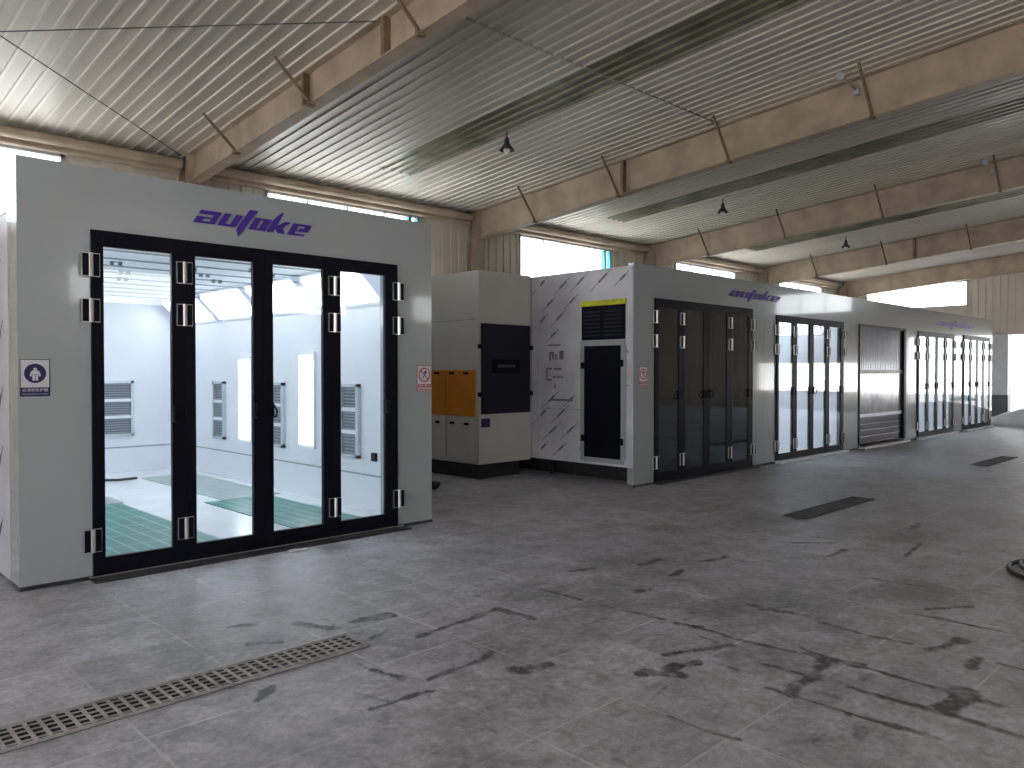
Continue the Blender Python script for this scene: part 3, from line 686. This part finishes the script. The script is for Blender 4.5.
# open the raised foot of the left side: handled by the cabinet standing against it
folding_doors(t2, 9.80, 12.74, 2.82, 'glass_dark')
t3 = thing('spray_booth', (15.1, D, 0), 'spray booth with pale glowing folding doors between dark doors and roller door', 'booth')
sh = shell(t3, 13.2, 17.05, 13.64, 16.6, 3.31, 2.76, True)
folding_doors(t3, 13.64, 16.6, 2.76, 'glass_coated', thin=True); upper_lamps(t3, *sh, n=3)
t4 = thing('prep_booth', (18.8, D, 0), 'white booth with a grey sectional roller door', 'booth')
b = MB(); b.box(17.05, 17.45, D, D + .12, .03, 3.31, 'panel'); b.box(20.25, 20.7, D, D + .12, .03, 3.31, 'panel'); b.box(17.45, 20.25, D, D + .12, 2.76, 3.31, 'panel'); b.build('front_panel', t4)
b = MB(); b.box(17.05, 17.15, D + .12, 13.9, .03, 3.0, 'panel'); b.box(20.6, 20.7, D + .12, 13.9, .03, 3.0, 'panel'); b.box(17.15, 20.6, 13.8, 13.9, .03, 3.0, 'panel'); b.build('side_panel', t4)
MB().box(17.05, 20.7, D + .12, 13.9, 3.01, 3.07, 'panel').build('roof_panel', t4)
b = MB(); b.box(17.45, 17.5, D - .02, D + .1, .08, 2.76, 'black'); b.box(20.12, 20.25, D - .03, D + .1, .08, 2.76, 'black'); b.box(17.5, 20.12, D - .02, D + .1, 2.70, 2.76, 'black'); b.build('door_frame', t4)
dr = MB().box(17.5, 20.12, D + .04, D + .06, .1, 2.7, 'door_grey').build('roller_door', t4)
b = MB(); x = 17.5
while x < 20.1: b.box(x, x + .05, D + .028, D + .04, 1.75, 2.7, 'door_grey'); x += .1
b.build('ribbed_section', dr, label='upper ribbed grey section')
MB().box(17.5, 20.12, D + .03, D + .04, .76, 1.66, 'door_mirror').build('shiny_section', dr, label='middle shiny reflective section')
b = MB()
for k in range(4): b.box(17.5, 20.12, D + .028, D + .04, .12 + k * .14, .12 + k * .14 + .125, 'door_low')
b.build('lower_section', dr, label='dark lower slats')
b = MB(); b.box(17.5, 20.12, D + .015, D + .04, 1.66, 1.75, 'winframe'); b.box(17.5, 20.12, D + .015, D + .04, .69, .76, 'silver'); b.build('section_rail', dr)
t5 = thing('spray_booth', (22.5, D, 0), 'spray booth with folding doors just right of the roller door', 'booth')
sh = shell(t5, 20.7, 24.4, 21.1, 23.95, 3.31, 2.74, True); folding_doors(t5, 21.1, 23.95, 2.74, 'glass_coated', thin=True); upper_lamps(t5, *sh, n=3)  # lit lamps added inside to brighten the door panes
t6 = thing('spray_booth', (26, D, 0), 'last spray booth at the far end of the row', 'booth')
sh = shell(t6, 24.4, 27.7, 24.8, 27.4, 3.31, 2.76, True); folding_doors(t6, 24.8, 27.4, 2.76, 'glass_coated', thin=True); upper_lamps(t6, *sh, n=3)  # lamps added here too, so that the panes look brighter
for (a, c, lab, m) in [(9.78, 12.78, 'dark sill under the dark glass doors', 'dark_steel'), (13.6, 16.65, 'white sill under the pale glowing doors', 'threshold'), (17.45, 20.25, 'white sill under the grey roller door', 'threshold'),
                       (21.05, 24.0, 'white sill under the folding doors next to the roller door', 'threshold'), (24.75, 27.5, 'white sill under the farthest folding doors', 'threshold')]:
    MB().box(a, c, D - .15, D - .014, 0, .05 if m == 'threshold' else .03, m).build('door_sill', label=lab, category='sill', bevel=.006, origin=((a + c) / 2, D - .08, 0))

# cabinet beside booth 2 (film wrapped) -------------------------------
tc_ = thing('wrapped_cabinet', (9.2, 8.0, 0), 'film-wrapped equipment cabinet with dark open access door beside dark glass booth', 'cabinet')
CX = 9.3; c0, c1 = 7.10, 9.035
b = MB(); b.box(CX - .02, CX - .002, c0 - .13, c1, .28, 3.27, 'film'); b.build('side_panel', tc_, bevel=.004)
MB().box(CX - .035, CX - .02, 8.84, 8.92, .28, 3.25, 'film').build('corner_strip', tc_)
marks(tc_, CX - .02, 7.12, 9.0, 0.5, 3.15, 37, -1, excl=((6.9, 8.02, .3, 2.85), (8.1, 8.8, 1.55, 2.25)))
# legs
for y in (7.3, 8.9): MB().box(CX + .30, CX + .34, y - .03, y + .03, 0, .27, 'dark_steel').build('foot', tc_)
MB().box(CX - .02, CX + .34, 7.25, 8.95, .262, .278, 'dark_steel').build('base_tray', tc_)
o = MB().box(CX - .05, CX - .02, 7.10, 7.93, 2.19, 2.71, 'black').build('filter_hatch', tc_, label='black twin filter hatch')
for (a, c) in ((7.13, 7.49), (7.53, 7.89)):
    b = MB(); b.box(CX - .056, CX - .05, a, c, 2.22, 2.68, 'black')
    for k in range(7): b.box(CX - .066, CX - .056, a + .02, c - .02, 2.25 + k * .06, 2.27 + k * .06, 'navy_door')
    b.build('filter', o)
MB().box(CX - .058, CX - .02, 7.08, 7.95, 2.71, 2.79, 'yellow').build('yellow_strip', tc_, label='yellow tape strip')
b = MB(); b.box(CX - .045, CX - .02, 7.10, 7.96, .32, .39, 'panel'); b.box(CX - .045, CX - .02, 7.10, 7.96, 2.10, 2.18, 'panel'); b.box(CX - .045, CX - .02, 7.08, 7.17, .39, 2.10, 'panel'); b.box(CX - .045, CX - .02, 7.88, 7.96, .39, 2.10, 'panel'); b.build('door_surround', tc_)
o = MB().box(CX - .05, CX - .022, 7.17, 7.88, .39, 2.10, 'black').build('access_door', tc_, bevel=.004, label='tall access door, black standing in for its dark open inside')  # black panel stands in for the dark open inside of the cabinet
b = MB(); b.box(CX - .054, CX - .05, 7.23, 7.82, .45, 2.04, 'black'); b.build('dark_inside_panel', o)
for (y, z) in ((7.15, 1.83), (7.15, .66), (7.9, 1.8), (7.9, .68)):
    b = MB(); b.box(CX - .075, CX - .045, y - .03, y + .03, z - .05, z + .05, 'black'); b.tube([(CX - .09, y, z), (CX - .06, y, z)], .02, 'black', 8); b.build('latch', o)
for (y, z) in ((7.06, 2.0), (7.06, 1.5), (7.98, 1.1), (7.98, .5), (7.98, 1.95)):
    MB().tube([(CX - .03, y, z), (CX - .02, y, z)], .012, 'ink', 8).build('screw', tc_)
# shipping label print on the film
b = MB(); X = CX - .0235
def lb(y0, y1, z0, z1): b.box(X, X + .004, y0, y1, z0, z1, 'ink')
lb(8.40, 8.66, 2.12, 2.145)
for (y0, y1, z0, z1) in [(8.60, 8.64, 1.88, 2.02), (8.54, 8.58, 1.90, 2.03), (8.56, 8.62, 1.99, 2.03), (8.48, 8.51, 1.89, 1.99), (8.33, 8.42, 1.9, 2.04),
                         (8.68, 8.71, 1.58, 1.76), (8.58, 8.70, 1.74, 1.77), (8.58, 8.70, 1.56, 1.59), (8.38, 8.54, 1.735, 1.765), (8.50, 8.56, 1.6, 1.64), (8.42, 8.47, 1.6, 1.64), (8.35, 8.39, 1.6, 1.64), (8.50, 8.53, 1.44, 1.5)]: lb(y0, y1, z0, z1)
lb(8.14, 8.62, 1.235, 1.27)
b.build('printed_label', tc_, label='black printed handling marks')
MB().box(CX - .024, CX - .02, 8.0, 9.0, 1.10, 1.112, 'seam').build('film_seam', tc_)

# fan unit -------------------------------------------------------------
tf = thing('fan_unit', (8.7, 10.2, 0), 'raised cream air supply unit with orange doors between two booths', 'air unit')
FX, FY = 8.11, 9.05
o = MB().box(FX, CX - .035, FY, 11.7, .25, 3.29, 'cream_unit').build('housing', tf, bevel=.01)
b = MB(); b.box(CX - .034, CX - .003, FY + .0, FY + .3, .28, 3.27, 'film'); b.build('filler_panel', tc_)
MB().box(FX + .12, CX - .15, FY + .15, 11.6, 0, .25, 'dark_steel').build('plinth', tf, label='dark recessed plinth')
d = MB().box(8.15, 9.22, FY - .035, FY - .002, 1.04, 2.46, 'navy_door').build('access_door', tf, bevel=.006, label='large dark navy access door')
b = MB(); b.box(8.36, 8.98, FY - .042, FY - .035, 1.68, 1.9, 'black'); b.box(8.48, 8.86, FY - .045, FY - .042, 1.775, 1.815, 'tag_grey'); b.build('nameplate', d)
for x in (8.11, 9.24):
    for z in (1.35, 2.1): MB().box(x - .025, x + .03, FY - .05, FY - .002, z - .035, z + .035, 'black').build('latch', d)
MB().box(8.16, 8.34, FY - .008, FY - .001, .83, .97, 'blue_tag').build('blue_tag', tf, label='small blue tag')
for (a, c) in ((9.12, 9.82), (9.84, 10.25), (10.27, 10.7)):
    d = MB().box(FX - .03, FX - .002, a, c, 1.0, 1.73, 'orange').build('orange_door', tf, bevel=.005, label='orange upper door')
    hs = ((a + .2, ), (c - .15,)) if c - a > .5 else (((a + c) / 2,),)
    for (y,) in hs: MB().box(FX - .04, FX - .03, y - .06, y + .06, 1.66, 1.70, 'black').build('handle', d)
    d = MB().box(FX - .02, FX - .002, a, c, .3, .985, 'cream_unit').build('lower_door', tf, bevel=.005)
    for (y,) in hs: MB().box(FX - .035, FX - .02, y - .05, y + .05, .86, .9, 'black').build('handle', d)
MB().box(FX - .004, FX - .001, FY + .02, 11.6, 2.52, 2.53, 'seam').build('panel_seam', tf)
b = MB(); b.tube([(6.1, 9.9, .05), (6.7, 9.5, .05), (7.1, 9.15, .06), (7.22, 8.95, .05), (7.05, 8.8, .045), (6.5, 8.75, .045)], .04, 'rubber', 10)
b.build('cable', smooth=True, label='thick black hose on the floor just right of the lit booth', category='hose', origin=(6.6, 9, 0))

# ------------------------------------------------------------------ drains
def drain(x0, x1, label, gm='gr'):
    y0, y1 = 4.05, 4.33
    t = thing('drain_grate', ((x0 + x1) / 2, 4.19, 0), label, 'drain', 'floor drain gratings')
    MB().box(x0, x1, y0, y1, .001, .004, 'black').build('pit_shade_sheet', t, label='flat black sheet in place of the shaded pit')  # no recess below: flat black sheet stands in for the pit's shade
    b = MB(); n = int((x1 - x0) / .062)
    for k in range(n + 1): b.box(x0 + k * .062 - .0085, x0 + k * .062 + .0085, y0, y1, .006, .012, gm)
    for y in (y0 + .006, y1 - .006): b.box(x0, x1, y - .006, y + .006, .004, .018, gm)
    for j in range(1, 5):
        y = y0 + (y1 - y0) * j / 5; b.box(x0, x1, y - .005, y + .005, .004, .010, gm)
    b.build('grate_bars', t)
M['gr_dark'] = mat('dirty_grate_steel', (0.10, 0.10, 0.105), 0.6, 0.0, noise=0.25, scale=5)
M['gr'] = mat('worn_grate_steel', (0.42, 0.41, 0.40), 0.6, 0.0, noise=0.25, scale=5)
drain(-1.0, 2.72, 'long grey floor drain grating in the foreground at the left')
drain(8.7, 10.7, 'floor drain grating in the middle distance before the dark glass booth', 'gr_dark')
drain(15.9, 18.0, 'farthest floor drain grating, near the far right', 'gr_dark')

# ------------------------------------------------------------------ small things
b = MB(); b.prism([(3.60, 6.69), (3.78, 6.66), (3.84, 6.73), (3.70, 6.765), (3.62, 6.75)], 0.004, .012, 'paper', fn=lambda a, d, c: (a, c, d))
b.build('paper_scrap', label='white paper scrap on the floor before the lit booth doors', category='paper', origin=(3.7, 6.7, 0))
pts = [(7.86 + .58 * math.cos(a), 1.24 + .58 * math.sin(a), .02) for a in [2 * math.pi * k / 40 for k in range(40)]]
pts2 = [(7.9 + .52 * math.cos(a), 1.22 + .52 * math.sin(a), .05) for a in [2 * math.pi * k / 40 for k in range(40)]]
b = MB(); b.tube(pts, .018, 'rubber', 8, closed=True); b.tube(pts2, .016, 'rubber', 8, closed=True)
b.build('hose_coil', smooth=True, label='coiled black hose on the floor at the right edge', category='hose', origin=(7.86, 1.24, 0))
# heap of sheet near the far opening
def heap(cx, cy, rx, ry, h, m, name, label, cat, z0=0, seed=1):
    r = random.Random(seed); n = 28; k = 9; b = MB(); vs = []; fs = []
    ph = [r.uniform(0, 6.28) for _ in range(6)]
    for i in range(k + 1):
        t = i / k; rad = math.cos(t * math.pi / 2) ** .6 if t < 1 else 0.0
        for j in range(n):
            a = 2 * math.pi * j / n
            w = 1 + .10 * math.sin(3 * a + ph[0]) + .07 * math.sin(5 * a + ph[1]) + .05 * math.sin(9 * a + ph[2] + t * 3)
            z = z0 + h * (t ** .8) * (1 + .12 * math.sin(2 * a + ph[3]) * (1 - t))
            vs.append((cx + rx * rad * w * math.cos(a), cy + ry * rad * w * math.sin(a), z))
    for i in range(k):
        for j in range(n): fs.append((i * n + j, i * n + (j + 1) % n, (i + 1) * n + (j + 1) % n, (i + 1) * n + j))
    fs.append(tuple(range(n))[::-1]); b.add(vs, fs, m)
    return b.build(name, smooth=True, label=label, category=cat, origin=(cx, cy, z0))
heap(28.9, 5.2, .9, 2.0, .72, 'tarp', 'plastic_sheet', 'heap of grey plastic sheet on the floor before the far doorway', 'sheet')
heap(28.95, 5.75, .28, .35, .2, 'teal', 'cloth_bundle', 'small teal cloth bundle on the grey sheet heap', 'cloth', z0=.74, seed=5)

# ------------------------------------------------------------------ light: daylight through the openings
w = bpy.data.worlds.new('sky'); bpy.context.scene.world = w; w.use_nodes = True
nt = w.node_tree; bg = nt.nodes['Background']; L = nt.links.new
tc = N(nt, 'ShaderNodeTexCoord'); sp = N(nt, 'ShaderNodeSeparateXYZ'); L(tc.outputs['Generated'], sp.inputs[0])
r = ramp(nt, [(0.0, (0.9, 0.93, 0.92)), (0.12, (1.0, 1.0, 1.0)), (0.6, (0.82, 0.92, 1.0))]); L(sp.outputs['Z'], r.inputs['Fac']); L(r.outputs['Color'], bg.inputs['Color'])
bg.inputs['Strength'].default_value = 4.0
sun = bpy.data.lights.new('sun', 'SUN'); sun.energy = 22; sun.angle = .01; sun.color = (1, .97, .92)
so = bpy.data.objects.new('sun', sun); so.rotation_euler = Vector((.35, -.5, -.85)).to_track_quat('-Z', 'Y').to_euler(); C.objects.link(so)
# ------------------------------------------------------------------ camera
cam = bpy.data.cameras.new('camera'); co = bpy.data.objects.new('camera', cam); C.objects.link(co)
cam.sensor_width = 36; cam.lens = 780 / 1024 * 36; cam.clip_end = 500
co.location = (0, 0, 1.7)
co.rotation_euler = (math.pi / 2 - math.atan(12 / 780), 0, math.radians(45.7) - math.pi / 2)
sc = bpy.context.scene; sc.camera = co
sc.view_settings.view_transform = 'Standard'; sc.view_settings.look = 'None'; sc.view_settings.gamma = 1; sc.view_settings.use_curve_mapping = False
sc.view_settings.exposure = 0.5
sc.cycles.max_bounces = 10; sc.cycles.diffuse_bounces = 6; sc.cycles.glossy_bounces = 4; sc.cycles.transparent_max_bounces = 16
sc.cycles.sample_clamp_indirect = 4.0
sc.cycles.use_denoising = True
